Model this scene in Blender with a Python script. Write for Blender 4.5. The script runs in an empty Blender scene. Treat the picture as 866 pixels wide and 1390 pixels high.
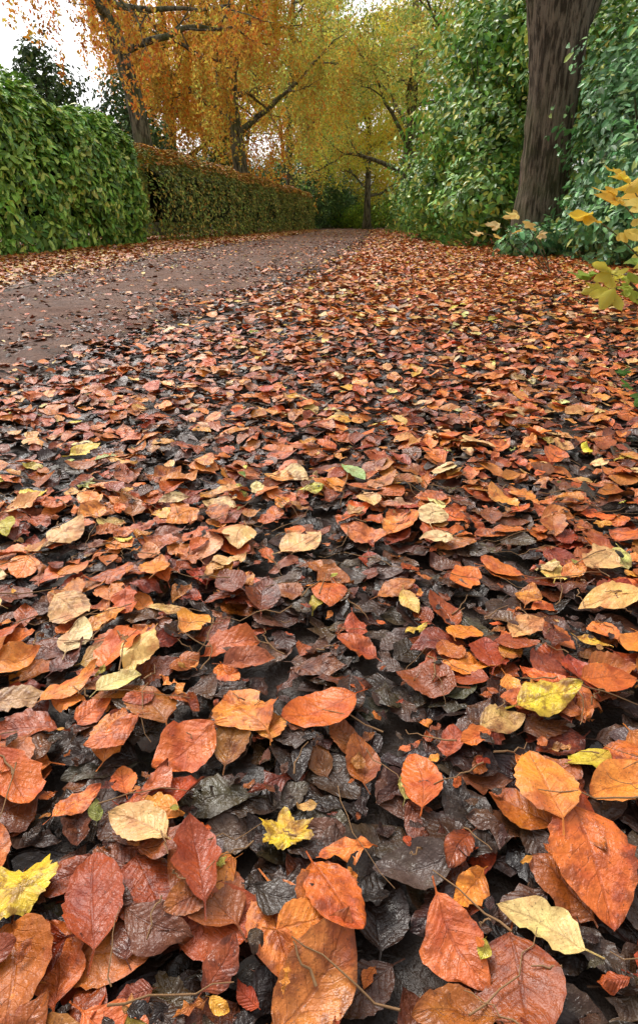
import bpy, math, numpy as np
rng = np.random.default_rng(11)
scene = bpy.context.scene
R_ = math.radians

# ------------------------------------------------------------------ utils
_tab = np.random.default_rng(5).random(8192)
def vnoise(p, seed=0):
    p = np.asarray(p, float)
    i = np.floor(p).astype(np.int64); f = p - i; f = f*f*(3-2*f)
    out = 0
    for dx in (0,1):
        for dy in (0,1):
            for dz in (0,1):
                h = ((i[...,0]+dx)*73856093) ^ ((i[...,1]+dy)*19349663) ^ ((i[...,2]+dz)*83492791) ^ (seed*2654435)
                v = _tab[h & 8191]
                w = (f[...,0] if dx else 1-f[...,0])*(f[...,1] if dy else 1-f[...,1])*(f[...,2] if dz else 1-f[...,2])
                out = out + v*w
    return out
def n2(x, y, s, seed=0):
    return vnoise(np.stack([x*s, y*s, np.zeros_like(x)+.5], -1), seed)
def norm(v): return v/np.maximum(np.linalg.norm(v, axis=-1, keepdims=True), 1e-9)
def frames(nv, fv):
    nv = norm(nv); fv = norm(fv - nv*np.sum(nv*fv, -1, keepdims=True)); s = np.cross(fv, nv)
    return np.stack([s, fv, nv], -1)
def rdir(n): return norm(rng.normal(size=(n,3)))

def make_mesh(name, V, F, mat, smooth=True, C=None, U=None, parent=None):
    V = np.asarray(V, np.float32); F = np.asarray(F, np.int32); k = F.shape[1]
    me = bpy.data.meshes.new(name)
    me.vertices.add(len(V)); me.vertices.foreach_set('co', V.ravel())
    me.loops.add(F.size); me.loops.foreach_set('vertex_index', F.ravel())
    me.polygons.add(len(F)); me.polygons.foreach_set('loop_start', np.arange(0, F.size, k, dtype=np.int32))
    me.update(calc_edges=True)
    me.polygons.foreach_set('use_smooth', np.full(len(F), smooth))
    if C is not None:
        a = me.attributes.new('lcol', 'FLOAT_COLOR', 'POINT')
        a.data.foreach_set('color', np.concatenate([C, np.ones((len(C),1))], 1).astype(np.float32).ravel())
    if U is not None:
        a = me.attributes.new('luv', 'FLOAT_VECTOR', 'POINT'); a.data.foreach_set('vector', U.astype(np.float32).ravel())
    me.materials.append(mat)
    ob = bpy.data.objects.new(name, me); scene.collection.objects.link(ob)
    if parent: ob.parent = parent
    return ob
def empty(name):
    e = bpy.data.objects.new(name, None); e.empty_display_size = .2; scene.collection.objects.link(e); return e

class Acc:
    def __init__(s): s.V=[]; s.F=[]; s.C=[]; s.U=[]; s.n=0
    def add(s, T, F, UV, P, R, S, C, rnd=None):
        n, m = len(P), len(T)
        if n == 0: return
        V = P[:,None,:] + np.einsum('nij,mj->nmi', R, T)*np.asarray(S)[:,None,None]
        if rnd is None: rnd = rng.random(n)
        U = np.empty((n,m,3)); U[...,:2] = UV[None]; U[...,2] = rnd[:,None]
        s.V.append(V.reshape(-1,3)); s.U.append(U.reshape(-1,3)); s.C.append(np.repeat(C, m, 0))
        s.F.append((F[None]+ (np.arange(n)*m)[:,None,None] + s.n).reshape(-1, F.shape[1])); s.n += n*m
    def raw(s, V, F, C=None, U=None):
        s.V.append(V); s.F.append(F+s.n); s.n += len(V)
        s.C.append(C if C is not None else np.zeros((len(V),3))); s.U.append(U if U is not None else np.zeros((len(V),3)))
    def build(s, name, mat, smooth=True, parent=None):
        return make_mesh(name, np.concatenate(s.V), np.concatenate(s.F), mat, smooth, np.concatenate(s.C), np.concatenate(s.U), parent)

def palette(n, cols, w, var=.25, hue=.08, gain=1.0):
    cols = np.array(cols); w = np.array(w, float); w /= w.sum()
    c = cols[rng.choice(len(cols), n, p=w)]*gain
    c = c*np.exp(rng.normal(0, var, (n,1)))*np.exp(rng.normal(0, hue, (n,3)))
    return np.clip(c, .003, .85)

# ------------------------------------------------------------------ node helpers
def new_mat(name):
    m = bpy.data.materials.new(name); m.use_nodes = True
    nt = m.node_tree; nt.nodes.clear()
    return m, nt
def N(nt, t, **kw):
    n = nt.nodes.new(t)
    for k, v in kw.items(): setattr(n, k, v)
    return n
def L(nt, a, b): nt.links.new(a, b)
def M(nt, op, a, b=None, c=None, clamp=False):
    n = nt.nodes.new('ShaderNodeMath'); n.operation = op; n.use_clamp = clamp
    for i, x in enumerate((a, b, c)):
        if x is None: continue
        if isinstance(x, (int, float)): n.inputs[i].default_value = x
        else: L(nt, x, n.inputs[i])
    return n.outputs[0]
def MR(nt, v, a, b, c, d, smooth=False):
    n = nt.nodes.new('ShaderNodeMapRange')
    if smooth: n.interpolation_type = 'SMOOTHSTEP'
    L(nt, v, n.inputs[0])
    for i, x in enumerate((a,b,c,d)): n.inputs[i+1].default_value = x
    return n.outputs[0]
def MIX(nt, f, a, b, blend='MIX'):
    n = nt.nodes.new('ShaderNodeMix'); n.data_type = 'RGBA'; n.blend_type = blend
    for s, x in ((n.inputs[0], f), (n.inputs[6], a), (n.inputs[7], b)):
        if isinstance(x, (int, float)): s.default_value = x
        elif isinstance(x, tuple): s.default_value = (*x, 1) if len(x) == 3 else x
        else: L(nt, x, s)
    return n.outputs[2]
def NOISE(nt, vec, scale, detail=4, rough=.55):
    n = nt.nodes.new('ShaderNodeTexNoise'); n.inputs['Scale'].default_value = scale
    n.inputs['Detail'].default_value = detail; n.inputs['Roughness'].default_value = rough
    if vec is not None: L(nt, vec, n.inputs['Vector'])
    return n.outputs[0]
def OBJ(nt): return nt.nodes.new('ShaderNodeTexCoord').outputs['Object']
def BUMP(nt, h, strength, dist, prev=None):
    n = nt.nodes.new('ShaderNodeBump'); n.inputs['Strength'].default_value = strength; n.inputs['Distance'].default_value = dist
    L(nt, h, n.inputs['Height'])
    if prev is not None: L(nt, prev, n.inputs['Normal'])
    return n.outputs[0]
def OUT(nt, sh):
    o = nt.nodes.new('ShaderNodeOutputMaterial'); L(nt, sh, o.inputs[0])
def PBSDF(nt, col, rough, nrm=None, spec=.5):
    p = nt.nodes.new('ShaderNodeBsdfPrincipled')
    for s, x in (('Base Color', col), ('Roughness', rough), ('Normal', nrm), ('Specular IOR Level', spec)):
        if x is None: continue
        if isinstance(x, (int, float)): p.inputs[s].default_value = x
        elif isinstance(x, tuple): p.inputs[s].default_value = (*x, 1)
        else: L(nt, x, p.inputs[s])
    return p

def mat_litter():
    m, nt = new_mat('fallen_leaf')
    col = N(nt, 'ShaderNodeAttribute', attribute_name='lcol').outputs['Color']
    sep = nt.nodes.new('ShaderNodeSeparateXYZ'); L(nt, N(nt, 'ShaderNodeAttribute', attribute_name='luv').outputs['Vector'], sep.inputs[0])
    u, v, r = sep.outputs
    au = M(nt, 'ABSOLUTE', u)
    o = OBJ(nt)
    n1 = NOISE(nt, o, 80, 4, .6); n2_ = NOISE(nt, o, 380, 2, .6); n3 = NOISE(nt, o, 30, 2)
    t = M(nt, 'ADD', M(nt, 'SUBTRACT', M(nt, 'MULTIPLY', v, 8.0), M(nt, 'MULTIPLY', au, 2.2)), M(nt, 'MULTIPLY', n1, .6))
    d = M(nt, 'MULTIPLY', M(nt, 'ABSOLUTE', M(nt, 'SUBTRACT', M(nt, 'FRACT', t), .5)), 2)
    lat = MR(nt, d, .82, 1., 0, 1, True)
    inside = M(nt, 'MULTIPLY', M(nt, 'GREATER_THAN', v, .03), M(nt, 'LESS_THAN', v, .95))
    lat = M(nt, 'MULTIPLY', M(nt, 'MULTIPLY', lat, inside), MR(nt, au, .1, .95, .8, .1))
    mid = MR(nt, au, .02, .075, 1, 0, True)
    vein = M(nt, 'MAXIMUM', lat, mid)
    c1 = MIX(nt, MR(nt, n3, .52, .70, 0, .8, True), col, MIX(nt, 1., col, (.66,.40,.30), 'MULTIPLY'))
    c1 = MIX(nt, MR(nt, n3, .5, .28, 0, .6, True), c1, MIX(nt, 1., col, (1.12,1.35,1.15), 'MULTIPLY'))
    blot = M(nt, 'MULTIPLY', MR(nt, n1, .45, .62, 0, 1, True), MR(nt, r, 0, 1, .95, .12))
    c2 = MIX(nt, blot, c1, MIX(nt, .85, c1, (.34,.20,.12), 'MULTIPLY'))
    edge = M(nt, 'ADD', M(nt, 'MULTIPLY', au, .5), n1)
    thr = MR(nt, r, 0, 1, .74, 1.22)
    dec = MR(nt, M(nt, 'SUBTRACT', edge, thr), -.03, .08, 0, .8, True)
    c3 = MIX(nt, dec, c2, MIX(nt, .7, (.075,.030,.014), c2))
    fr = MR(nt, n2_, .64, .70, 0, .55, True)
    c4 = MIX(nt, fr, c3, (.045,.019,.010))
    c5 = MIX(nt, M(nt, 'MULTIPLY', vein, .48), c4, MIX(nt, 1., c4, (.52,.40,.34), 'MULTIPLY'))
    geo = nt.nodes.new('ShaderNodeNewGeometry')
    c6 = MIX(nt, M(nt, 'MULTIPLY', geo.outputs['Backfacing'], .3), c5, MIX(nt, .6, c5, (.48,.27,.14)))
    hgt = M(nt, 'ADD', M(nt, 'ADD', M(nt, 'MULTIPLY', d, .22), M(nt, 'MULTIPLY', vein, -.28)), M(nt, 'ADD', M(nt, 'MULTIPLY', n1, 1.6), M(nt, 'MULTIPLY', n2_, .35)))
    b = BUMP(nt, hgt, .75, .0025)
    lum = nt.nodes.new('ShaderNodeSeparateColor'); L(nt, col, lum.inputs[0])
    rg = M(nt, 'ADD', MR(nt, n3, .32, .68, .14, .46), MR(nt, lum.outputs[0], .05, .6, 0, .1))   # dark sodden leaves are the wettest
    p = PBSDF(nt, c6, rg, b, .45)
    OUT(nt, p.outputs[0]); return m
def mat_foliage(name, trans=.35, rough=.5, spec=.4):
    m, nt = new_mat(name)
    col = N(nt, 'ShaderNodeAttribute', attribute_name='lcol').outputs['Color']
    sep = nt.nodes.new('ShaderNodeSeparateXYZ'); L(nt, N(nt, 'ShaderNodeAttribute', attribute_name='luv').outputs['Vector'], sep.inputs[0])
    mid = MR(nt, M(nt, 'ABSOLUTE', sep.outputs[0]), .0, .16, .4, 0, True)
    c = MIX(nt, mid, col, MIX(nt, .45, col, (.5,.6,.22)))
    rg = MR(nt, sep.outputs[2], 0, 1, rough-.12, rough+.2)
    p = PBSDF(nt, c, rg, None, spec)
    if trans <= 0: OUT(nt, p.outputs[0]); return m
    tr = nt.nodes.new('ShaderNodeBsdfTranslucent'); L(nt, c, tr.inputs[0])
    mx = nt.nodes.new('ShaderNodeMixShader'); mx.inputs[0].default_value = trans
    L(nt, p.outputs[0], mx.inputs[1]); L(nt, tr.outputs[0], mx.inputs[2]); OUT(nt, mx.outputs[0]); return m
def mat_bark(name, c1, c2, sc=14, green=.3, zs=.2):
    m, nt = new_mat(name)
    o = OBJ(nt); mp = nt.nodes.new('ShaderNodeMapping'); mp.inputs['Scale'].default_value = (1,1,zs); L(nt, o, mp.inputs[0])
    w = NOISE(nt, mp.outputs[0], sc, 5, .65); f = NOISE(nt, o, sc*4, 4); g = NOISE(nt, o, 1.3, 4)
    col = MIX(nt, MR(nt, w, .4, .58, 0, 1, True), c1, c2)
    col = MIX(nt, MR(nt, f, .3, .7, 0, .5), col, (.5,.45,.4), 'MULTIPLY')
    col = MIX(nt, MR(nt, g, .45, .7, 0, green, True), col, (.10,.125,.045))
    b = BUMP(nt, w, 1., .05); b = BUMP(nt, f, .5, .01, b)
    OUT(nt, PBSDF(nt, col, .9, b, .12).outputs[0]); return m
def mat_plain(name, c, rough=.8):
    m, nt = new_mat(name)
    n = NOISE(nt, OBJ(nt), 9, 4)
    OUT(nt, PBSDF(nt, MIX(nt, n, tuple(x*.5 for x in c), c), rough, BUMP(nt, n, .6, .03), .2).outputs[0]); return m

M_lit = mat_litter()
M_fol = mat_foliage('autumn_foliage', .5, .6, .2)
M_ever = mat_foliage('evergreen_foliage', 0, .5, .3)
M_laur = mat_foliage('laurel_foliage', 0.12, .42, .45)
M_bark = mat_bark('oak_bark', (.055,.043,.030), (.23,.185,.135), 17, .3, .13)
M_bark2 = mat_bark('tree_bark', (.06,.053,.035), (.24,.22,.15), 10, .6)
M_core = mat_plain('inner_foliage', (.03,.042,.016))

# ------------------------------------------------------------------ layout curves
YR = np.array([-30,-2,0,2.1,2.75,4.9,7.9,14,32,42,50,58,70]); XR = np.array([-3.6,-1.45,-1.3,-1.12,-1.0,-.6,.05,.75,2.5,3.2,3.0,1.2,-4])
YL = np.array([-30,-2,5.5,11.2,19,41,48,55,70]); XL = np.array([-6,-3.6,-2.7,-2.8,-2.1,-.1,-.6,-2.6,-9])
roadR = lambda y: np.interp(y, YR, XR)
roadL = lambda y: np.interp(y, YL, XL)

# ------------------------------------------------------------------ ground
def ground_mat():
    m, nt = new_mat('leaf_strewn_soil')
    o = OBJ(nt)
    vo = nt.nodes.new('ShaderNodeTexVoronoi'); vo.inputs['Scale'].default_value = 16; L(nt, o, vo.inputs['Vector'])
    sp = nt.nodes.new('ShaderNodeSeparateColor'); L(nt, vo.outputs['Color'], sp.inputs[0])
    cr = nt.nodes.new('ShaderNodeValToRGB'); L(nt, sp.outputs[0], cr.inputs[0]); cr.color_ramp.interpolation = 'CONSTANT'
    e = cr.color_ramp.elements; e[0].position = 0; e[0].color = (.04,.02,.012,1); e[1].position = .25; e[1].color = (.22,.06,.015,1)
    for ps, c in ((.5,(.36,.10,.02,1)),(.7,(.08,.03,.015,1)),(.85,(.4,.18,.04,1))):
        x = e.new(ps); x.color = c
    n = NOISE(nt, o, 25, 6); sep = nt.nodes.new('ShaderNodeSeparateXYZ'); L(nt, o, sep.inputs[0])
    far = MR(nt, sep.outputs[1], 4, 9, 0, 1)
    col = MIX(nt, far, MIX(nt, n, (.016,.010,.007), (.07,.042,.028)), cr.outputs[0])
    b = BUMP(nt, n, .9, .02)
    OUT(nt, PBSDF(nt, col, MR(nt, n, .3, .7, .3, .7), b, .4).outputs[0]); return m
def grid(xs, ys, zf):
    X, Y = np.meshgrid(xs, ys); Z = zf(X, Y)
    V = np.stack([X, Y, Z], -1).reshape(-1,3); nx, ny = len(xs), len(ys)
    i = (np.arange(ny-1)[:,None]*nx + np.arange(nx-1)[None]).ravel()
    return V, np.stack([i, i+1, i+nx+1, i+nx], 1)
V, F = grid(np.concatenate([[-400,-150,-60],np.arange(-30,31,1.),[60,150,400]]), np.concatenate([[-200,-60],np.arange(-20,91,1.),[130,250,600]]), lambda X,Y: X*0)
make_mesh('ground', V, F, ground_mat())

def road_mat():
    m, nt = new_mat('wet_track_surface')
    o = OBJ(nt)
    sep = nt.nodes.new('ShaderNodeSeparateXYZ'); L(nt, N(nt, 'ShaderNodeAttribute', attribute_name='luv').outputs['Vector'], sep.inputs[0])
    big = NOISE(nt, o, 1.3, 5); md = NOISE(nt, o, 7, 7, .7); fine = NOISE(nt, o, 60, 5, .7)
    vo = nt.nodes.new('ShaderNodeTexVoronoi'); vo.inputs['Scale'].default_value = 48; L(nt, o, vo.inputs['Vector'])
    c = MIX(nt, MR(nt, md, .35, .65, 0, 1), (.125,.056,.034), (.30,.165,.115))
    c = MIX(nt, MR(nt, big, .4, .65, 0, .6, True), c, (.58,.45,.38), 'MULTIPLY')
    c = MIX(nt, MR(nt, vo.outputs['Distance'], .05, .4, .35, 0), c, (.34,.215,.165))
    c = MIX(nt, MR(nt, fine, .50, .62, 0, .8), c, (.075,.032,.018))
    eg = M(nt, 'ADD', sep.outputs[0], M(nt, 'MULTIPLY', M(nt, 'SUBTRACT', md, .5), 1.6))
    c = MIX(nt, MR(nt, eg, .2, .8, .92, 0, True), c, MIX(nt, fine, (.015,.009,.006), (.09,.05,.03)))
    b = BUMP(nt, md, .9, .05); b = BUMP(nt, fine, 1., .014, b)
    OUT(nt, PBSDF(nt, c, MR(nt, big, .38, .6, .8, .45), b, .16).outputs[0]); return m
ys = np.concatenate([np.arange(-30,0,1.), np.arange(0,12,.05), np.arange(12,70,.4)])
us = np.linspace(0,1,80)
YY, UU = np.meshgrid(ys, us, indexing='ij')
jr = (n2(YY, YY*0, 2.5, 3)-.5)*.3
XX = roadL(YY)*(1-UU) + (roadR(YY)+jr)*UU
ruts = -.012*(np.exp(-((UU-.25)/.09)**2)+np.exp(-((UU-.78)/.09)**2))
eg = np.clip((.5-np.abs(UU-.5))/.10, 0, 1); eg = eg*eg*(3-2*eg)
ZZ = .004 + eg*(.02 + ruts + (n2(XX,YY,3,9)-.5)*.016) + (.15+.85*eg)*((n2(XX,YY,11,8))*.014 + n2(XX,YY,26,4)*.006)
V = np.stack([XX,YY,np.maximum(ZZ,.004)],-1).reshape(-1,3); nx = len(us)
i = (np.arange(len(ys)-1)[:,None]*nx+np.arange(nx-1)[None]).ravel()
Ur = np.zeros((len(V),3)); Ur[:,0] = np.clip((.5-np.abs(UU-.5))/.13, 0, 1).ravel()
make_mesh('dirt_road', V, np.stack([i,i+1,i+nx+1,i+nx],1), road_mat(), True, None, Ur)

# ------------------------------------------------------------------ leaf templates
def leaf_template(nu, nv, W=.31, fold=.1, bend=.1, ruff=.05, twist=0, cup=0, stalk=.2, tipcurl=0, seed=0, rag=0, shape=.88, wav=.03):
    r = np.random.default_rng(seed)
    vs = np.concatenate([[-stalk, -.02], np.linspace(0.005, 1, nv)]) if stalk > 0 else np.linspace(0.0,1,nv)
    us = np.linspace(-1,1,nu); Vv, Uu = np.meshgrid(vs, us, indexing='ij')
    vc = np.clip(Vv, 0, 1)
    w = W*np.maximum(np.sin(np.pi*vc**shape), 0)**.68*(1-.16*vc**3)
    w = w*(1+wav*np.sin(vc*7.5*2*np.pi+1+np.sign(Uu)))
    if rag:
        q = np.stack([vc*7, np.sign(Uu)*3+5+seed, np.zeros_like(vc)], -1)
        w = w*(1-rag*np.clip(vnoise(q, 7)*1.6-.35, 0, 1))
    w = np.where(Vv <= 0, .011, np.maximum(w, .006))
    asym = r.uniform(-.1,.1)
    x = Uu*w*(1+asym*np.sign(Uu)); y = Vv.copy()
    if rag: y = np.where(Vv>0, Vv*(1-.12*rag*np.abs(Uu)*vnoise(np.stack([Uu*4+seed,vc*3,vc*0],-1),3)), Vv)
    au = np.abs(Uu); z = fold*au*w*3 + cup*(Uu**2)*w
    ph = r.uniform(0,6.28,4)
    z = z + ruff*au**1.5*(np.sin(vc*7+ph[0]+np.sign(Uu)*1.3)+.5*np.sin(vc*13+ph[1]+Uu*2))*np.where(Vv>0,1,0)
    z = z + ruff*.5*np.sin(vc*9+ph[2])*np.cos(Uu*3+ph[3])
    z = z + twist*Uu*(vc-.5)*w*2
    z = z + bend*(vc-.45)**2*1.6 + tipcurl*np.clip(vc-.65,0,1)**2*5 - .03*np.clip(-Vv,0,1)*3
    sway = r.uniform(-.09,.09); x = x + sway*np.sin(vc*np.pi) + np.where(Vv<0, (Vv)*r.uniform(-.5,.5), 0)
    y = y - .5
    nvv = len(vs); i = (np.arange(nvv-1)[:,None]*nu+np.arange(nu-1)[None]).ravel()
    return np.stack([x,y,z],-1).reshape(-1,3), np.stack([i,i+1,i+nu+1,i+nu],1), np.stack([Uu,Vv],-1).reshape(-1,2)
def lobed_template(seed, nr=6, na=60):
    r = np.random.default_rng(seed)
    a = np.linspace(0, 2*np.pi, na, endpoint=False)
    lobes = [0, .95, -.95, 1.95, -1.95]; amp = [.28,.24,.24,.14,.14]
    rad = .26 + sum(A*r.uniform(.75,1.15)*np.exp(-(np.abs(((a-l+r.normal(0,.06)+np.pi)%(2*np.pi)-np.pi))/.34)**1.5) for l, A in zip(lobes, amp))
    rad = rad*(1+.05*np.sin(a*19)+.05*np.sin(a*31)+.06*np.sin(a*7+seed))
    rr = np.linspace(0.02,1,nr)
    RR, AA = np.meshgrid(rr, a, indexing='ij'); RAD = RR*rad[None]
    x = RAD*np.sin(AA); y = RAD*np.cos(AA)
    z = .04*np.sin(AA*2+r.uniform(0,6))*RR**2 + .03*np.sin(AA*5)*RR**2 + .1*RR**2*r.uniform(-.5,1)
    j = np.arange(na); k = (j+1)%na
    F = np.concatenate([np.stack([i*na+j, i*na+k, (i+1)*na+k, (i+1)*na+j],1) for i in range(nr-1)])
    U = np.stack([np.abs(((AA*3.3/np.pi)%1)-.5)*1.6*RR+.09, RR*.3+.3],-1)
    return np.stack([x,y,z],-1).reshape(-1,3), F, U.reshape(-1,2)
def tset(nu, nv, K, base=0, f=1., stalk=.2, rag=0):
    out = []; r = np.random.default_rng(base+99)
    for k in range(K):
        out.append(leaf_template(nu, nv, W=r.uniform(.26,.40), fold=r.uniform(-.03,.10)*f, bend=r.uniform(-.08,.13)*f, ruff=r.uniform(.006,.028)*f,
            twist=r.uniform(-.25,.25)*f, cup=r.uniform(-.2,.22)*f, tipcurl=r.choice([0,0,0,.10,-.1,.22])*f, stalk=stalk, seed=base+k, rag=rag*r.uniform(.3,1) if rag else (0 if k%3 else .3),
            shape=r.uniform(.78,1.0), wav=r.uniform(.01,.05)))
    return out
T_hi = tset(9, 17, 34, 0); T_rag = tset(9, 15, 18, 50, 1.5, .1, .8); T_mid = tset(5, 8, 16, 100, 1.2); T_lo = tset(3, 5, 10, 200, 1.3, stalk=0)
T_lob = [lobed_template(s) for s in range(4)]
dark = [(.038,.019,.011),(.060,.027,.016),(.024,.013,.009),(.105,.038,.018),(.085,.052,.033)]
rust = [(.44,.092,.016),(.56,.140,.022),(.31,.050,.013),(.20,.052,.018),(.62,.18,.03)]
bright = [(.74,.25,.038),(.74,.37,.12),(.68,.18,.026),(.76,.45,.19),(.72,.43,.06),(.50,.11,.022)]

# ------------------------------------------------------------------ stacked near leaves
cell = .008; X0, Y0 = -2.9, -.35; nxH, nyH = 720, 540
gx = X0+(np.arange(nxH)+.5)*cell; gy = Y0+(np.arange(nyH)+.5)*cell
GX, GY = np.meshgrid(gx, gy, indexing='ij')
H = .008*n2(GX,GY,6,2)+.004*n2(GX,GY,20,4)+.012
acc_near = Acc()
def place(t, px, py, yaw, size, col, tilt=.12, pct=72, rnd=None, conf=.55):
    T, F, UV = t
    c, s = math.cos(yaw), math.sin(yaw)
    x = (T[:,0]*c - T[:,1]*s)*size; y = (T[:,0]*s + T[:,1]*c)*size; z = T[:,2]*size
    ix = np.clip(((px+x-X0)/cell).astype(int), 1, nxH-2); iy = np.clip(((py+y-Y0)/cell).astype(int), 1, nyH-2)
    h = H[ix, iy]
    A = np.stack([x, y, np.ones_like(x)], 1)
    co = np.linalg.solve(A.T@A + np.diag([1e-5,1e-5,0]), A.T@h)
    a = float(np.clip(co[0], -.22, .22)) + rng.normal(0, tilt); b = float(np.clip(co[1], -.22, .22)) + rng.normal(0, tilt)
    zl = z + a*x + b*y + conf*np.clip(h-(A@co), -.007, .01)
    zl = zl + np.percentile(h-zl, pct) + .0005
    V = np.stack([px+x, py+y, zl], 1)
    hz = np.minimum(zl, np.median(zl)+.008)
    for dx, dy in ((0,0),(1,0),(0,1),(-1,0),(0,-1)):
        H[ix+dx, iy+dy] = np.maximum(H[ix+dx, iy+dy], hz)
    n = len(T)
    U = np.empty((n,3)); U[:,:2] = UV; U[:,2] = rng.random() if rnd is None else rnd
    acc_near.raw(V, F, np.repeat(np.array(col)[None], n, 0), U)
YN = 3.6
def near_pts(n):
    y = rng.uniform(-.1, YN, n); hw = .75+.5*np.maximum(y,0); x = rng.uniform(-1,1,n)*hw
    return x, y
area = 2*(.75*(YN+.1)+.5*YN*YN/2)
def cover(x, y, off=.1):
    d = x - roadR(y) + (n2(x,y,3,31)-.5)*.6
    return np.clip(.05 + 1.0*np.clip((d+off)/.45, 0, 1), 0, 1)
def run_layer(dens, cols, w, smin, smax, fmask, tilt, pct=85, var=.25, tl=.01, rag=.15, ymax=9, off=.1):
    global H
    n = int(dens*area); x, y = near_pts(n)
    keep = (rng.random(n) < cover(x,y,off)*fmask(x,y)) & (y < ymax); x, y = x[keep], y[keep]; n = len(x)
    col = palette(n, cols, w, var, .1); sz = smin+(smax-smin)*rng.beta(1.6,1.8,n); yaw = rng.uniform(0, 6.283, n)
    for k in range(n):
        hi = y[k] < 1.2
        t = (T_hi if hi else T_mid)[rng.integers(34 if hi else 16)]
        if rng.random() < rag: t = T_rag[rng.integers(18)]
        elif rng.random() < tl: t = T_lob[rng.integers(4)]
        place(t, x[k], y[k], yaw[k], sz[k], col[k], tilt, pct)
    H = np.minimum(H, (H + np.roll(H,2,0)+np.roll(H,-2,0)+np.roll(H,2,1)+np.roll(H,-2,1))/5+.003)
nearf = lambda y: np.clip((y-.45)/1.1, 0, 1)
one = lambda x,y: np.ones_like(x)
patch = lambda x,y: np.clip((n2(x,y,3.4,17)-.30)*2.4 + .9*nearf(y) + .4*np.clip(x-.05,0,1), .10, 1)
run_layer(300, dark, [3,3,2,2,2], .05,.085, one, .03, 60, .35, rag=.6, off=.4)
run_layer(250, dark+rust[2:4], [3,3,1,3,2,2,2.5], .04,.08, one, .07, 66, .35, rag=.6, off=.3)
run_layer(320, dark+rust, [2,2,1,2,1,2,2,1,1,1], .008,.030, one, .15, 75, .3, 0, 1.0, ymax=2.2, off=.4)
run_layer(280, rust+dark[3:], [3,3,3,3,2.2,1.8,1.6], .035,.09, patch, .07, 78, .28, rag=.3)
run_layer(400, rust+bright, [3.5,4.5,2.2,1.3,4, 3.6,2.0,3,1.3,.45,2.2], .03,.092, lambda x,y: patch(x,y)*(.42+.58*nearf(y)), .08, 84, .24)
run_layer(9, [(.70,.46,.05),(.70,.50,.16),(.50,.46,.10)], [3,2.5,.7], .035,.065, one, .07, 88, .15, .15)
run_layer(190, dark+rust+bright[:2]+[(.5,.4,.06),(.3,.36,.07)], [2,2,1,1,1,1,1,1,1,1,1,.8,.6,.4], .007,.024, one, .15, 85, .25, 0, .6, ymax=2.4)
O_ = (.76,.24,.034); TN = (.76,.43,.17); PL = (.80,.56,.27); RB = (.36,.062,.016); OR = (.62,.13,.018); YL_ = (.76,.52,.05)
key = [(-.137,.995,TN,.085),(-.031,.99,TN,.09),(.205,1.05,PL,.08),(.205,.975,PL,.06),(.136,.79,(.76,.46,.12),.055),(.2,.722,O_,.07),
 (0,.557,OR,.095),(-.083,.557,O_,.095),(-.144,.5,OR,.078),(-.223,.512,OR,.062),(.237,.366,OR,.105),(-.165,.394,TN,.065),(-.184,.334,RB,.088),
 (.219,.442,O_,.085),(.302,.44,O_,.088),(.098,.464,OR,.072),(-.238,.594,(.66,.5,.18),.06),(-.252,.86,O_,.085),(.078,1.303,(.44,.54,.22),.07),
 (-.58,1.48,YL_,.085),(.43,.785,(.78,.41,.12),.09),(.43,.67,O_,.09),(-.393,.64,O_,.08),(-.103,.357,RB,.075),(.014,.33,OR,.075),
 (.375,1.17,(.74,.29,.06),.09),(-.183,1.2,(.76,.35,.11),.085),(-.36,.765,TN,.075),(-.577,1.16,YL_,.07),(.281,1.32,PL,.08),(.46,.9,TN,.085),
 (.35,.6,OR,.08),(-.3,.45,OR,.08),(.176,.315,(.74,.52,.2),.07),(-.09,.66,(.4,.1,.035),.07),(.02,.8,OR,.075),(-.45,1.0,TN,.08),(.4,1.5,TN,.085),
 (-.3,.6,O_,.075),(.3,.9,(.66,.17,.026),.075),(.1,1.15,TN,.075),(-.26,1.08,O_,.08),(-.33,.7,PL,.06),(.05,.69,(.5,.1,.02),.06)]
for x,y,c,s in key:
    place(T_hi[rng.integers(34)], x, y, rng.uniform(0,6.28), s, np.array(c), .05, 92, rng.uniform(.3,1), .45)
for x,y,s,t in ((.262,.557,.078,None),(-.03,.402,.06,1),(-.245,.337,.08,2)):
    place(T_hi[3] if t is None else T_lob[t], x, y, rng.uniform(0,6.28), s, np.array((.74,.48,.035)), .04, 92, .0, .45)
litter = empty('fallen_leaves')
acc_near.build('leaves_near', M_lit, True, litter)

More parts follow.
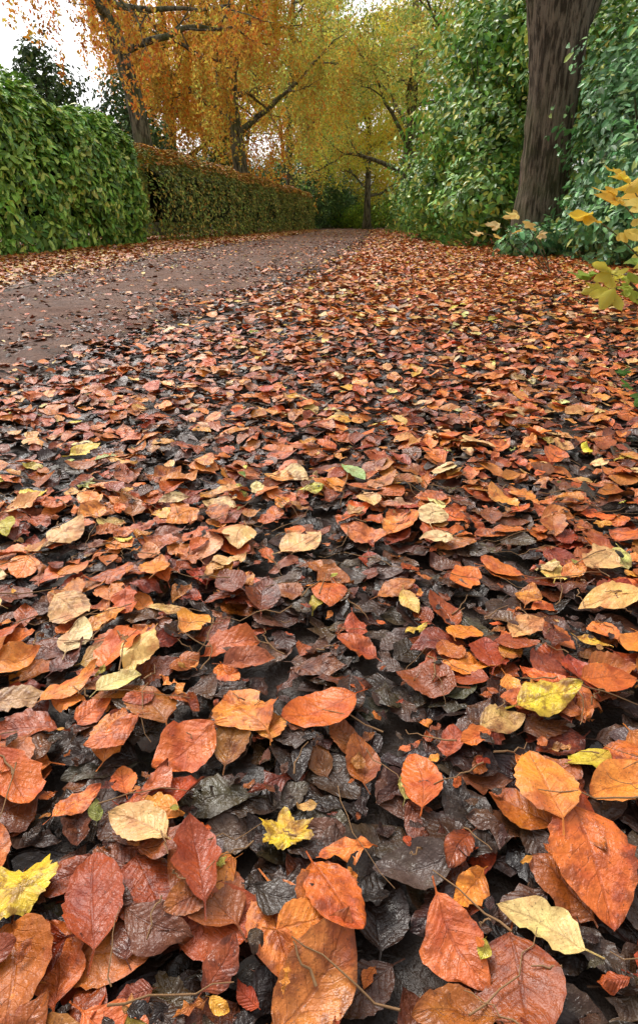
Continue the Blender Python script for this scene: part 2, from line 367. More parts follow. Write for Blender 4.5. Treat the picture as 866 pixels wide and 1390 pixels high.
# ------------------------------------------------------------------ mid / far carpet
def carpet(acc, Ts, x, y, z, size, col, tilt=.28):
    n = len(x); yaw = rng.uniform(0,6.283,n)
    nv = np.stack([rng.normal(0,tilt,n), rng.normal(0,tilt,n), np.ones(n)],-1); fv = np.stack([np.cos(yaw), np.sin(yaw), rng.normal(0,.1,n)],-1)
    R = frames(nv, fv); k = rng.integers(len(Ts), size=n)
    for i in range(len(Ts)):
        m = k == i
        acc.add(*Ts[i], np.stack([x,y,z],-1)[m], R[m], size[m], col[m])
def cover2(x, y):
    dR = x - roadR(y) + (n2(x,y,1.6,31)-.5)*1.0; dL = roadL(y) - x + (n2(x,y,1.2,33)-.5)*1.0
    d = np.maximum(dR, dL)
    return np.clip(.045 + np.clip((d+.25)/.75, 0, 1)**1.5, 0, 1)
allc = rust+bright
def region(acc, Ts, y0, y1, x0, x1, dens, zmax, smin, smax, base=(2.2,4.5,1.2,.8,5, 6,3.2,4.5,1.7,1.0,1.5), tilt=.2):
    n = int((y1-y0)*(x1-x0)*dens); y = rng.uniform(y0,y1,n); x = rng.uniform(x0,x1,n)
    k = rng.random(n) < cover2(x,y); x, y = x[k], y[k]; n = len(x)
    q = rng.random(n); onr = (x < roadR(y)-.12) & (x > roadL(y)+.12)
    z = np.where(onr, .03+.006*q, .006 + q*zmax)
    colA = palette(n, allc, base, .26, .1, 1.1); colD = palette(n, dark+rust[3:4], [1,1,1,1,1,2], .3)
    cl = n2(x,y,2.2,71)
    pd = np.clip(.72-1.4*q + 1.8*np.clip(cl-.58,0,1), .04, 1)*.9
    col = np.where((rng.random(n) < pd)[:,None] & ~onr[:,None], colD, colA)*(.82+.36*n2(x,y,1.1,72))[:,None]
    leftv = (x < roadL(y)+.3)[:,None]
    colY = palette(n, [(.74,.36,.06),(.72,.48,.07),(.66,.22,.04),(.5,.13,.03)], [3,2,3,2], .2)
    col = np.where(leftv & (rng.random(n) < .6)[:,None], colY, col)
    carpet(acc, Ts, x, y, z, rng.uniform(smin,smax,n)*np.where(onr,.8,1), np.clip(col,0,.85), tilt)
acc = Acc()
region(acc, T_mid, YN-.1, 6.5, -3.6, 4.3, 640, .045, .035, .095)
region(acc, T_lo, 6.4, 13, -6.6, 5.5, 400, .05, .05, .11, tilt=.25)
region(acc, T_mid, 0, YN, -3.6, -1.2, 300, .03, .05, .085)
region(acc, T_mid, 0, YN, 1.6, 3.3, 450, .04, .05, .085)
region(acc, T_lo, 12.9, 46, -7, 8, 150, .06, .08, .13, tilt=.25)
acc.build('leaves_far', M_lit, True, litter)
acc = Acc(); n = 34000; y = rng.uniform(1.2, 20, n); u = rng.uniform(0,1.04,n); x = roadL(y)*(1-u)+roadR(y)*u
k = n2(x,y,1.1,51)+.5*n2(x,y,4,52)+.9*np.clip(u-.8,0,1)*3 > rng.uniform(.4,1.0,n); x, y = x[k], y[k]; n = len(x)
carpet(acc, T_lo, x, y, .02+.012*rng.random(n), rng.uniform(.012,.055,n), palette(n, dark+rust+[(.7,.45,.12)], [3,3,1.5,4,3,3,3,3,2,1.5,1], .3), .3)
acc.build('leaf_fragments', M_lit, True, litter)

def tube(path, rad, ns=6):
    path = np.asarray(path, float); rad = np.asarray(rad, float)
    t = norm(np.gradient(path, axis=0)); ref = np.array([0.31,.95,.05]); ref = ref/np.linalg.norm(ref)
    if abs(np.dot(norm(path[-1]-path[0]), ref)) > .9: ref = np.array([1.,0,.1])
    a = norm(np.cross(t, ref)); b = np.cross(t, a)
    th = np.linspace(0, 2*np.pi, ns, endpoint=False)
    V = path[:,None] + rad[:,None,None]*(np.cos(th)[None,:,None]*a[:,None] + np.sin(th)[None,:,None]*b[:,None])
    n = len(path); j = np.arange(ns); k = (j+1)%ns
    F = np.concatenate([np.stack([i*ns+j, i*ns+k, (i+1)*ns+k, (i+1)*ns+j],1) for i in range(n-1)])
    return V.reshape(-1,3), F
acc = Acc()
for i in range(680):
    x, y = near_pts(1); x, y = x[0], y[0]
    if i < 300: y = rng.uniform(.2, 1.3); x = rng.uniform(-.8,.8)
    if x < roadR(y): continue
    Lg = rng.uniform(.015,.11)*rng.uniform(.5,1.2); a = rng.uniform(0,6.28); k = 7; tt = np.linspace(-.5,.5,k)
    px = x+np.cos(a)*tt*Lg + rng.normal(0,.0015,k) + np.sin(a)*tt**2*Lg*rng.uniform(-.5,.5); py = y+np.sin(a)*tt*Lg + rng.normal(0,.0015,k)
    ix = np.clip(((px-X0)/cell).astype(int),0,nxH-1); iy = np.clip(((py-Y0)/cell).astype(int),0,nyH-1)
    h = H[ix,iy]; pz = np.linspace(h[0],h[-1],k)*.5+.5*h; pz = pz + max(0,np.percentile(h-pz,60))+.0003
    V, F = tube(np.stack([px,py,pz],-1), np.linspace(.0011,.0005,k)*rng.uniform(.5,1.2), 5); acc.raw(V,F)
acc.build('twigs', mat_plain('twig_bark', (.34,.19,.09)), True, litter)

# ------------------------------------------------------------------ hedges / shrubs
K4 = (np.array([[0,-.5,0],[.24,-.05,.07],[0,.5,-.05],[-.24,-.05,.07]],float), np.array([[0,1,2],[0,2,3]]), np.array([[0,0],[1,.5],[0,1],[-1,.5]],float))
K6 = (np.array([[0,-.5,0],[0,-.2,0],[0,.18,0],[0,.5,-.1],[.2,-.2,.06],[.19,.18,.04],[-.2,-.2,.06],[-.19,.18,.04]],float),
      np.array([[0,4,1],[1,4,5],[1,5,2],[2,5,3],[0,1,6],[1,7,6],[1,2,7],[2,3,7]]),
      np.array([[0,0],[0,.3],[0,.7],[0,1],[1,.3],[1,.7],[-1,.3],[-1,.7]],float))

def hedge(name, p0, p1, wid, h0, h1, n, lsize, cols, wts, mat, T, disp=.18, depth=.25, top=None, pw=.45, upb=.2, gain=1.7, jit=.6):
    e = empty(name); p0 = np.array(p0,float); p1 = np.array(p1,float); d = p1-p0; Lg = np.linalg.norm(d); d /= Lg; s = np.array([d[1],-d[0]])
    def surf(t, th, scale=1.0):
        c, sn = np.cos(th), np.sin(th)
        endf = np.clip(1-np.clip((np.abs(t-.5)*Lg-(Lg/2-.7))/.7,0,1)**2.5,0,1)**.5
        w = wid*np.sign(c)*np.abs(c)**pw*(.35+.65*endf)*scale; hh = (h0*(1-t)+h1*t)*(.86+.14*endf)
        z = hh*np.maximum(sn,0)**pw*scale
        x = p0[0]+d[0]*t*Lg+s[0]*w; y = p0[1]+d[1]*t*Lg+s[1]*w
        nn = norm(np.stack([s[0]*c, s[1]*c, sn*.9],-1))
        return np.stack([x,y,z],-1), nn
    nt_ = int(n*.86); t = rng.random(nt_); th = np.arccos(np.clip(rng.uniform(-1,1,nt_),-1,1))
    m = rng.random(nt_) < .55; zf = rng.random(nt_); th2 = np.arcsin(zf**(1/pw)); th = np.where(m, th2, th)
    far_side = m & (rng.random(nt_) < .3); th = np.where(far_side, np.pi-th, th)
    P, Nn = surf(t, th)
    ne = n-nt_; te = np.where(rng.random(ne)<.5, 0, 1.); th = rng.uniform(0,np.pi,ne); sc = np.sqrt(rng.random(ne))
    Pe, _ = surf(te*1.0, th, 1.0); base = np.stack([p0[0]+d[0]*te*Lg, p0[1]+d[1]*te*Lg, Pe[:,2]*0],-1)
    Pe = base + (Pe-base)*sc[:,None]*np.array([1.4,1.4,1])
    dome = (1-sc**2)*.35; Pe[:,:2] += d[None]*((te*2-1)*dome)[:,None]
    Ne = np.stack([d[0]*(te*2-1), d[1]*(te*2-1), te*0+.1],-1)
    P = np.concatenate([P,Pe]); Nn = np.concatenate([Nn,Ne])
    nz = (vnoise(P*1.4, 3)-.5)*2*disp + (vnoise(P*4.5, 5)-.5)*disp*.9
    P = P + Nn*(nz - rng.random(len(P))**1.6*depth)[:,None]
    k = P[:,2] > .02; P, Nn = P[k], Nn[k]; n = len(P)
    nv = Nn + rdir(n)*jit; nv[:,2] += upb; fv = rdir(n)+Nn*.4+np.array([0,0,-.1])
    c = np.clip(palette(n, cols, wts, .25, .08, gain)*(0.75+.5*vnoise(P*2.2,9))[:,None], 0, .8)
    a = Acc(); a.add(*T, P, frames(nv,fv), rng.uniform(.65,1.15,n)*lsize, c)
    if top:
        nt2 = top[0]; t = rng.random(nt2); Pt, Nt = surf(t, rng.uniform(.75,2.24,nt2)); Pt += Nt*((vnoise(Pt*1.4,3)-.5)*2*disp+.03)[:,None]
        a.add(*T, Pt, frames(Nt*.5+rdir(nt2)*.5+np.array([0,0,.7]), rdir(nt2)), rng.uniform(.6,1.1,nt2)*lsize*1.1, palette(nt2, top[1], [1]*len(top[1]), .2))
    a.build('leaves', mat, False, e)
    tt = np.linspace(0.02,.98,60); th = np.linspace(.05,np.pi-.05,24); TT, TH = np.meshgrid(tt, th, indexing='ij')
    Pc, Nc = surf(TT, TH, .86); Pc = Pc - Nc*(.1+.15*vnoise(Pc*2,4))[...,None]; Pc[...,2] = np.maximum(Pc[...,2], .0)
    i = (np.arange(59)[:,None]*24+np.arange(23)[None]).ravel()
    make_mesh('hedge_core', Pc.reshape(-1,3), np.stack([i,i+1,i+25,i+24],1), M_core, True, parent=e)  # solid dark core filling the hedge behind its leaves; no branches modelled
    return e
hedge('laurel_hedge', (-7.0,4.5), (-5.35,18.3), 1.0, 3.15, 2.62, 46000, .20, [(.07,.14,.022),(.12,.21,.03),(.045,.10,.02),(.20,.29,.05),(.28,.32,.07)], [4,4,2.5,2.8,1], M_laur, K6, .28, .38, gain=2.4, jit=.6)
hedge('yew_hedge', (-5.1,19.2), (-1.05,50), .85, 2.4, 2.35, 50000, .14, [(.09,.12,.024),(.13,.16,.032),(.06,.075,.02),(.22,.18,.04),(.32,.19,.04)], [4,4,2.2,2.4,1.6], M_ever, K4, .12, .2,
      (9500, [(.7,.32,.06),(.65,.45,.09),(.5,.18,.04)]), gain=2.3)

def blob(acc, lobes, n, size, cols, wts, depth=.35, T=K4, droop=0, upb=.3, var=.25, flo=.75, zmin=.03, rough=.3, gain=1.0, jit=.65):
    lo = np.array(lobes,float); A = (lo[:,3]*lo[:,5]); k = rng.choice(len(lo), n, p=A/A.sum())
    d = rdir(n); Lk = lo[k]
    f = 1 + rough*(vnoise(d*2.6+Lk[:,:3],1)-.5)*2 + rough*.6*(vnoise(d*6+Lk[:,:3],2)-.5)*2 - depth*rng.random(n)**1.4
    P = Lk[:,:3] + d*Lk[:,3:6]*f[:,None]
    ok = P[:,2] > zmin
    for j in range(len(lo)):
        q = np.linalg.norm((P-lo[j,:3])/lo[j,3:6], axis=1); ok &= ~((q < .62) & (k != j))
    P, d = P[ok], d[ok]; n = len(P)
    nv = d + rdir(n)*jit; nv[:,2] += upb; fv = rdir(n)+d*.5; fv[:,2] -= droop
    c = np.clip(palette(n, cols, wts, var, .08, gain)*(flo+(1-flo)*2*vnoise(P*1.5,9))[:,None], 0, .8)
    acc.add(*T, P, frames(nv,fv), rng.uniform(.6,1.2,n)*size, c)
def lobes_rand(c, r, n, lr, seed):
    g = np.random.default_rng(seed); out = []
    for _ in range(n):
        d = g.normal(size=3); d /= np.linalg.norm(d); s = g.uniform(.45,1)
        q = np.array(c)+d*np.array(r)*s; l = g.uniform(.6,1.3)*lr
        out.append((q[0],q[1],max(q[2],l*.4),l,l,l*g.uniform(.75,1.05)))
    return out
def shrub_stems(acc, x, y, h, n, spread):
    for _ in range(n):
        a = rng.uniform(0,6.28); e = np.array([math.cos(a)*spread*rng.uniform(.3,1), math.sin(a)*spread*rng.uniform(.3,1), h*rng.uniform(.6,.95)])
        t = np.linspace(0,1,7)[:,None]; p = np.array([x,y,0.])+e*t + rng.normal(0,.05,(7,3))*t; p[:,2] = np.maximum(p[:,2], 0); V, F = tube(p, np.linspace(.045,.01,7)); acc.raw(V,F)
def shrub(name, lobes, n, size, cols, wts, mat=M_ever, T=K6, stem=None, gain=1.8, **kw):
    e = empty(name); a = Acc(); blob(a, lobes, n, size, cols, wts, T=T, gain=gain, **kw); a.build('leaves', mat, False, e)
    if stem:
        b = Acc(); shrub_stems(b, *stem); b.build('stems', M_bark2, True, e)
    return e
blue_g = [(.055,.125,.048),(.075,.17,.062),(.04,.09,.035),(.11,.21,.075),(.2,.26,.07)]
mid_g = [(.06,.13,.025),(.09,.18,.03),(.04,.09,.02),(.15,.22,.04),(.30,.30,.05)]
lb = [(4.25,10.3,.5,.75,.8,.55),(4.9,10.6,1.4,1.1,1.2,1.2),(4.5,9.2,.8,.85,.9,.8),(5.3,9.3,1.8,1.1,1.1,1.2),(3.95,8.5,.45,.6,.7,.5),(4.7,8.0,1.1,1.0,1.1,1.1),(5.4,11.5,2.2,1.2,1.2,1.1),(4.3,7.1,.55,.75,.8,.55),(3.7,11.3,.25,.5,.6,.3),(5.9,7.5,1.9,1.3,1.6,1.5),(4.6,5.9,.5,.8,.7,.5),(3.3,11.0,.2,.4,.5,.25)]
shrub('rhododendron_bush', lb, 42000, .15, blue_g, [4,4,3.5,2.4,1], M_laur, stem=(4.8,9.4,2.2,16,1.2), depth=.65, rough=.55, gain=2.1)
lb2 = [(3.6,15.2,.8,1.0,1.0,.9),(4.4,16.5,1.9,1.6,1.5,1.6),(3.7,17.5,2.6,1.4,1.4,1.5),(4.3,17.5,4.1,1.5,1.5,1.4),(3.4,19.5,1.4,1.2,1.4,1.4),(5.4,16,3.8,1.6,1.6,1.8),(4.9,18.5,5.3,1.5,1.5,1.2),(3.5,21.5,1.0,1.0,1.3,1.1),(6.3,14.3,2.6,1.5,1.5,2.0)]
shrub('laurel_bush', lb2, 44000, .18, mid_g, [4,4,2.5,2.6,2.0], M_laur, stem=(4.6,17,4.2,18,1.5), depth=.65, rough=.65, gain=2.2)
lb3 = [(5.6,25,1.2,1.8,2.2,1.4),(5.7,29,1.6,1.7,2.4,1.7),(5.2,33,1.2,1.6,2.2,1.4),(6.5,27,3,2,2.5,1.8),(5.4,37,1.3,1.4,2,1.5),(5.6,42,1.2,1.7,2,1.4)]
shrub('holly_bush', lb3, 22000, .2, mid_g, [4,3,3,1.5,1], T=K4, depth=.5, gain=2)
lb4 = [(-2.4,52,1.6,2,2,1.8),(-4.8,51,2.2,2.2,2,2.2),(-.6,52.5,1.7,1.6,1.5,1.8),(-7.5,49,2.4,2.3,2,2.4),(.7,57,1.9,1.8,1.5,2.2),(-3.6,54,3.2,2.2,2,1.8),(2.4,62,2.2,2,1.8,2.4),(4.5,62,1.8,2.2,2,2),(-1.4,55,3.2,1.8,1.5,1.6)]
shrub('evergreen_thicket', lb4, 28000, .26, [(.045,.09,.028),(.07,.13,.035),(.03,.06,.025),(.12,.18,.045)], [4,3,3,1.5], T=K4, depth=.5, gain=2.2)
lb5 = [(3.6,55,.9,1.5,1.5,1.0),(5.8,50,1.1,1.6,1.5,1.2),(2.0,57,.7,1.2,1.2,.8),(7.3,46,1.3,1.5,1.5,1.3)]
shrub('lime_green_shrub', lb5, 9000, .22, [(.15,.24,.03),(.22,.30,.04),(.08,.15,.03)], [3,3,2], M_fol, T=K4, depth=.5)

# ------------------------------------------------------------------ trees
def path_(p0, d, Lg, n, wander, grav=0., g=rng):
    pts = [np.array(p0,float)]; d = np.array(d,float); d /= np.linalg.norm(d)
    for _ in range(n-1):
        d = d + g.normal(0,wander,3) + np.array([0,0,grav]); d /= np.linalg.norm(d); pts.append(pts[-1]+d*Lg/(n-1))
    return np.array(pts)
def interp_path(P, t):
    x = t*(len(P)-1); i = min(int(x), len(P)-2); return P[i]+(P[i+1]-P[i])*(x-i)
def tree(name, trunk, r0, limbs, Llimb, nleaf, lsize, cols, wts, first=.35, elev=(.2,.9), weep=0, clump=.45, mat=M_fol, bark=M_bark2, sub=5, rt=.35, ns=14, grav=.03, radz=None, gain=1.5, nring=26, per=28):
    e = empty(name); w = Acc(); anch = []
    tr = np.array(trunk,float); n = nring; tt = np.linspace(0,1,n); k = np.linspace(0,1,len(tr))
    tp = np.stack([np.interp(tt,k,tr[:,i]) for i in range(3)],-1)
    for _ in range(3): tp[1:-1] = (tp[:-2]+tp[1:-1]*2+tp[2:])/4
    rad = r0*(1-(1-rt)*tt)*(1+.55*np.exp(-tt*26/1.6)) if radz is None else np.interp(tp[:,2], radz[0], radz[1])
    V, F = tube(tp, rad, ns)
    if radz is not None:
        C = np.repeat(tp, ns, 0); dv = V-C; ang = np.arctan2(dv[:,1],dv[:,0])
        wob = .25*(vnoise(np.stack([V[:,2]*1.2, V[:,2]*0, V[:,2]*0],-1),6)-.5)
        q = np.stack([np.cos(ang+wob)*2.2, np.sin(ang+wob)*2.2, V[:,2]*.5],-1); q2 = np.stack([np.cos(ang+wob)*9, np.sin(ang+wob)*9, V[:,2]*1.4],-1); q3 = q2*np.array([2.2,2.2,2.5])
        V = C + dv*(1+.10*(vnoise(q,1)-.5)*2 + .085*(np.abs(vnoise(q2,2)-.5)*2-.3) + .06*(np.abs(vnoise(q3,3)-.5)*2-.3))[:,None]
    w.raw(V,F)
    for i in range(limbs):
        t = first+(1-first)*(i+.5)/limbs; p = interp_path(tp,t); az = i*2.4+rng.uniform(-.4,.4); el = rng.uniform(*elev)
        Lg = Llimb*rng.uniform(.7,1.15)*(1.1-.5*(t-first)/(1-first))
        P = path_(p, (math.cos(az)*math.cos(el), math.sin(az)*math.cos(el), math.sin(el)), Lg, 9, .16, grav)
        rr = r0*(1-(1-rt)*t)*.5; V, F = tube(P, np.linspace(rr, rr*.2, 9), 7); w.raw(V,F); anch += list(P[5:])
        for j in range(sub):
            t2 = rng.uniform(.3,1); q = interp_path(P,t2); dd = norm(P[-1]-P[0])+rng.normal(0,.65,3)
            P2 = path_(q, dd, Lg*rng.uniform(.3,.55), 6, .2, grav*.5); V, F = tube(P2, np.linspace(rr*.32, rr*.06, 6), 5); w.raw(V,F); anch += list(P2[1:])
            for _ in range(3):
                q = interp_path(P2, rng.uniform(.3,1)); P3 = path_(q, norm(P2[-1]-P2[0])+rng.normal(0,.8,3), Lg*.2, 4, .2, 0)
                V, F = tube(P3, np.linspace(rr*.1, rr*.03, 4), 4); w.raw(V,F); anch += list(P3[1:])*2
    w.build('trunk_and_branches', bark, True, e)
    anch = np.array(anch)
    a = Acc()
    if weep:
        nst = max(nleaf//45,1); s = anch[rng.integers(len(anch),size=nst)]+rng.normal(0,clump,(nst,3)); ln = weep*rng.uniform(.3,1,nst)
        kk = rng.integers(nst,size=nleaf); u = rng.random(nleaf)
        P = s[kk] + np.stack([rng.normal(0,.08,nleaf)+.12*np.sin(u*4+kk), rng.normal(0,.08,nleaf), -u*ln[kk]],-1)
    else:
        nc = max(nleaf//per,1); s = anch[rng.integers(len(anch),size=nc)]+rng.normal(0,clump,(nc,3)); kk = rng.integers(nc,size=nleaf)
        P = s[kk]+rng.normal(0,1,(nleaf,3))*clump*np.array([.45,.45,.28])
    P[:,2] = np.maximum(P[:,2], .3)
    nv = rdir(nleaf)*.9; nv[:,2] += .5; fv = rdir(nleaf); fv[:,2] -= (1.2 if weep else .3)
    cn = vnoise(P*.55, 19)[:,None]; tint = np.array([1.12,.86,.8])*cn + np.array([.86,1.12,1.15])*(1-cn)
    c = np.clip(palette(nleaf, cols, wts, .24, .08, gain)*(.6+.8*vnoise(P*.9,9))[:,None]*tint, 0, .85)
    a.add(*K4, P, frames(nv,fv), rng.uniform(.6,1.2,nleaf)*lsize, c); a.build('foliage', mat, False, e)
    return e
gold = [(.54,.27,.045),(.58,.35,.06),(.48,.20,.035),(.50,.40,.07),(.34,.35,.07)]
yelg = [(.48,.43,.10),(.34,.39,.09),(.58,.44,.10),(.20,.29,.07),(.54,.33,.07)]
orng = [(.56,.21,.035),(.50,.16,.032),(.6,.30,.05),(.40,.12,.03)]
tree('oak_tree', [(3.90,12.2,-.1),(3.88,12.2,1.2),(3.84,12.2,2.5),(3.80,12.2,3.8),(3.6,12.3,5.5),(3.4,12.4,8.5)], .4, 8, 4.5, 15000, .12, yelg, [2,3,1,4,1], first=.55, elev=(.3,.9), bark=M_bark, ns=120, rt=.62, nring=170,
     radz=([-.1,.25,1,2.4,3.1,3.8,4.6,6,9],[.66,.5,.43,.41,.45,.53,.42,.33,.2]))
ob = Acc(); V, F = tube(path_((3.95,12.2,3.5),(.45,.1,1),5.5,12,.06), np.linspace(.36,.15,12), 24); ob.raw(V,F); ob.build('second_stem', M_bark, True, bpy.data.objects['oak_tree'])
tree('sycamore_tree', [(-6.2,26.3,-.1),(-6.3,26.3,2.5),(-6.6,26.4,5),(-7.4,26.6,7.5),(-8.6,26.8,10),(-9.3,27,13)], .36, 14, 5.5, 20000, .16, orng+gold[:2], [2,1,2,1,1,1], first=.45, elev=(-.1,.6), rt=.55, weep=1.6)
tree('weeping_beech_tree', [(-3.75,35.5,-.1),(-3.9,35.5,3),(-4.2,35.5,6),(-4.0,35.6,9),(-4.4,35.7,14)], .42, 16, 5.2, 46000, .17, gold, [4,4,2,3,2.2], first=.35, elev=(.1,.8), weep=4.0, clump=.5)
tree('weeping_beech_tree', [(-8.2,40,-.1),(-8.2,40,6),(-8.0,40,13)], .4, 14, 4.6, 36000, .2, orng+gold[:2], [3,1,3,1,2,2], first=.25, elev=(.1,.7), weep=4.2, clump=.55)
tree('birch_tree', [(-2.0,50,-.1),(-2.1,50,6),(-1.7,50,11),(-1.6,50,17)], .3, 16, 5.0, 30000, .2, gold[:2]+yelg, [1.5,1.5,3,4,2,2.5,2], first=.25, elev=(.2,1), clump=.7)
tree('lime_tree', [(4.7,39,-.1),(4.8,39,3),(5.0,39,6),(4.6,39,15)], .38, 16, 6.0, 38000, .19, yelg+gold[:1], [3,4,2,3,1.5,1], first=.25, elev=(.1,.8), clump=.6)
tree('lime_tree', [(7.2,26,-.1),(7.0,26,4),(6.4,26,8),(5.9,26,13)], .34, 14, 6.0, 36000, .16, yelg, [2,4,1,4.5,.8], first=.3, elev=(.1,.8), clump=.55)
tree('maple_tree', [(3.6,52,-.1),(3.6,52,5),(3.2,52,12)], .28, 14, 4.6, 26000, .22, [(.72,.50,.06),(.70,.40,.05),(.5,.44,.08)], [3,2,1.5], first=.2, elev=(.1,.7), clump=.7)
tree('beech_tree', [(10,20,-.1),(9.6,20,5),(9,20,12)], .4, 14, 5.5, 20000, .17, yelg, [1,3,1,4,.5], first=.3, elev=(.1,.8), clump=.6)
tree('ash_tree', [(.3,58,-.1),(.5,58,6),(.2,58,16)], .24, 12, 4.6, 20000, .24, yelg, [1.5,3,1,4,.5], first=.25, elev=(.3,1), clump=.7)

def conifer(name, x, y, h, r, n, seed):
    g = np.random.default_rng(seed); lo = []
    for i in range(14):
        t = i/13; z = .6+(h-1)*t; rr = r*(1-.75*t); a = g.uniform(0,6.28)
        lo.append((x+math.cos(a)*rr*.5, y+math.sin(a)*rr*.5, z, rr*.75+.25, rr*.75+.25, .9))
    e = empty(name); a = Acc(); blob(a, lo, n, .24, [(.03,.065,.022),(.05,.09,.025),(.02,.045,.016),(.08,.12,.035)], [3,3,3,1.4], depth=.6, T=K4, droop=.6, rough=.5, gain=2.0); a.build('foliage', M_ever, False, e)
    b = Acc(); V, F = tube([(x,y,-.1),(x,y,h*.5),(x,y,h*.95)], [.25,.15,.03], 10); b.raw(V,F); b.build('trunk', M_bark2, True, e)
conifer('yew_tree', -12.8, 27, 6.0, 2.9, 14000, 1)
conifer('yew_tree', -10.4, 28.5, 6.4, 3.0, 16000, 2)
conifer('yew_tree', -8.0, 31, 5.8, 2.4, 11000, 3)
conifer('yew_tree', -16, 27, 6.6, 2.8, 11000, 4)
conifer('yew_tree', -5.9, 44, 5.8, 2.6, 10000, 5)

far = Acc(); g = np.random.default_rng(3)
wood = Acc()
for i in range(40):
    x = -44+88*(i+g.uniform(-.3,.3))/39; y = g.uniform(60,84)
    h = g.uniform(15,21)
    if x/y < -.27: h = g.uniform(6.5,10)
    c = yelg if g.random() < .5 else (gold if g.random() < .7 else mid_g)
    lo = lobes_rand((x,y,h*.58), (2.8,2.8,h*.38), 10, 1.7, i)
    blob(far, lo, 5200, .42, c, [1]*len(c), depth=.8, T=K4, flo=.6, rough=.5, gain=1.5)
    p = path_((x,y,-.1), (g.uniform(-.1,.1),0,1), h*.85, 7, .04); V, F = tube(p, np.linspace(.3,.05,7), 7); wood.raw(V,F)
    for _ in range(7):
        q = interp_path(p, g.uniform(.3,.95)); P2 = path_(q, (g.uniform(-1,1),g.uniform(-1,1),.7), 4, 5, .15); V, F = tube(P2, np.linspace(.1,.02,5), 5); wood.raw(V,F)
for i in range(60):
    x = -45+90*i/59; y = g.uniform(56,62) if not(-1 < x < 6) else 66
    blob(far, [(x,y,1.2,2.0,1.6,2.0)], 1500, .42, mid_g[:3]+gold[:1], [2,2,3,.6], depth=.7, T=K4, gain=1.6)
    blob(far, [(x+.7,y+8,2.0,2.2,1.6,3.2)], 1100, .5, mid_g[:3]+yelg[:2], [2,2,2,1,1], depth=.7, T=K4, gain=1.4)
wo = empty('distant_woodland'); far.build('foliage', M_fol, False, wo); wood.build('trunks', M_bark2, True, wo)

# ------------------------------------------------------------------ near saplings on the right
SLP = tset(5, 9, 6, 300, 1.5, stalk=0)
def palmate(acc, p, out, size, col):
    p = np.array(p,float); out = norm(np.array(out,float)); up = norm(np.array([rng.normal(0,.3),rng.normal(0,.3)-.45,1.0]))
    side = norm(np.cross(out, up))
    for a, s in zip((-1.4,-.75,0,.75,1.4), (.6,.85,1,.85,.6)):
        d = norm(out*math.cos(a)+side*math.sin(a) + np.array([0,0,-.25])); L_ = size*s
        Rm = frames((up+rng.normal(0,.12,3))[None], d[None]); T, F, UV = SLP[rng.integers(6)]
        acc.add(T*np.array([.8,1,1]), F, UV, (p+d*L_*.5)[None], Rm, [L_], np.clip(np.array(col)*rng.uniform(.8,1.2),0,.85)[None])
def sapling(name, base, targets, cols, size):
    e = empty(name); st = Acc(); lv = Acc(); b = np.array(base,float)
    for tg in targets:
        tg = np.array(tg,float); t = np.linspace(0,1,9)[:,None]; mid = (b+tg)/2+np.array([0,0,.12])
        P = (1-t)**2*b+2*t*(1-t)*mid+t**2*tg; V, F = tube(P, np.linspace(.006,.002,9), 6); st.raw(V,F)
        palmate(lv, tg, (tg-b)*np.array([1,1,.2])+rng.normal(0,.1,3), size*rng.uniform(.8,1.2), cols[rng.integers(len(cols))])
        q = P[6]; palmate(lv, q+np.array([0,-.04,.02]), rng.normal(0,1,3)*np.array([1,1,.2]), size*.7, cols[rng.integers(len(cols))])
    st.build('stems', M_bark2, True, e); lv.build('leaves', M_fol, True, e)
yy = [(.82,.58,.06),(.80,.50,.06),(.75,.60,.15)]; yg = [(.40,.48,.07),(.6,.54,.08),(.26,.38,.07)]
sapling('horse_chestnut_sapling', (2.1,3.7,0), [(1.42,3.35,.66),(1.36,3.45,.57),(1.6,3.5,.72),(1.55,3.3,.61),(1.5,3.5,.76),(1.7,3.6,.68)], yy, .15)
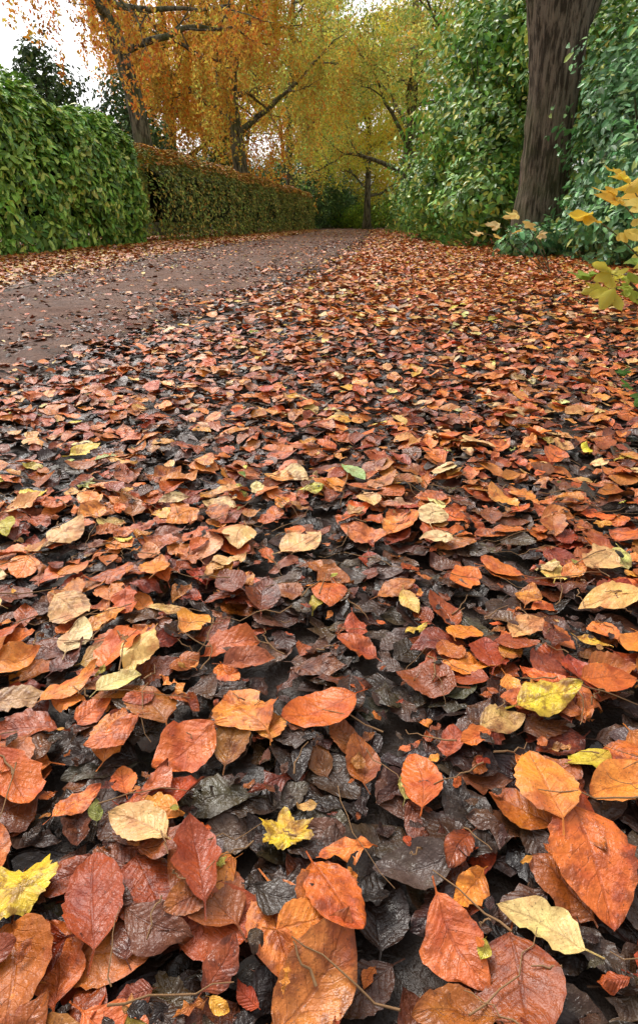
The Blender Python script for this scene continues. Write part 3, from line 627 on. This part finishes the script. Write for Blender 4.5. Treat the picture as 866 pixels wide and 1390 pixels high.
sapling('horse_chestnut_sapling', (2.0,3.9,0), [(1.6,3.6,.28),(1.75,3.7,.34),(1.9,3.9,.42),(1.62,3.8,.2),(1.85,3.55,.25),(2.0,3.4,.3),(1.7,3.4,.36),(1.75,3.5,.15),(1.5,3.4,.2),(1.6,3.9,.28),(1.52,3.5,.3)], yg, .13)
sapling('horse_chestnut_sapling', (2.5,7.2,0), [(1.8,6.9,.52),(2.0,7.0,.62),(1.65,7.0,.45),(2.1,6.8,.5)], [(.82,.64,.3),(.8,.58,.18)], .14)
sapling('bramble_plant', (1.25,2.1,0), [(1.02,2.05,.06),(1.1,1.95,.09),(1.06,2.17,.08),(1.14,2.1,.1),(1.0,1.9,.05)], [(.12,.26,.05),(.2,.34,.07)], .05)

# ------------------------------------------------------------------ world, sun, camera
w = bpy.data.worlds.new('World'); scene.world = w; w.use_nodes = True; nt = w.node_tree
bg = nt.nodes['Background']; sky = nt.nodes.new('ShaderNodeTexSky'); sky.sky_type = 'NISHITA'; sky.sun_disc = False
el, az = R_(50), R_(-35)
sky.sun_elevation = el; sky.sun_rotation = az; sky.dust_density = 4; sky.air_density = 1.2
hs = nt.nodes.new('ShaderNodeHueSaturation'); hs.inputs['Saturation'].default_value = .12; hs.inputs['Value'].default_value = 1.6
nt.links.new(sky.outputs[0], hs.inputs['Color']); nt.links.new(hs.outputs[0], bg.inputs[0]); bg.inputs[1].default_value = .15
sl = bpy.data.lights.new('sun', 'SUN'); sl.energy = 1.4; sl.angle = R_(20); sl.color = (1,.94,.84)
so = bpy.data.objects.new('sun', sl); scene.collection.objects.link(so)
from mathutils import Vector
dirv = Vector((math.sin(az)*math.cos(el), math.cos(az)*math.cos(el), math.sin(el)))
so.rotation_euler = dirv.to_track_quat('Z','Y').to_euler()
cam = bpy.data.cameras.new('camera'); co = bpy.data.objects.new('camera', cam); scene.collection.objects.link(co)
co.location = (0,0,.55); co.rotation_euler = (R_(90-24.9),0,0)
cam.sensor_fit = 'VERTICAL'; cam.sensor_height = 36; cam.sensor_width = 36; cam.lens = 850/1390*36; cam.clip_start = .02; cam.clip_end = 1500
scene.camera = co
scene.view_settings.view_transform = 'Standard'; scene.view_settings.look = 'None'; scene.view_settings.exposure = 0
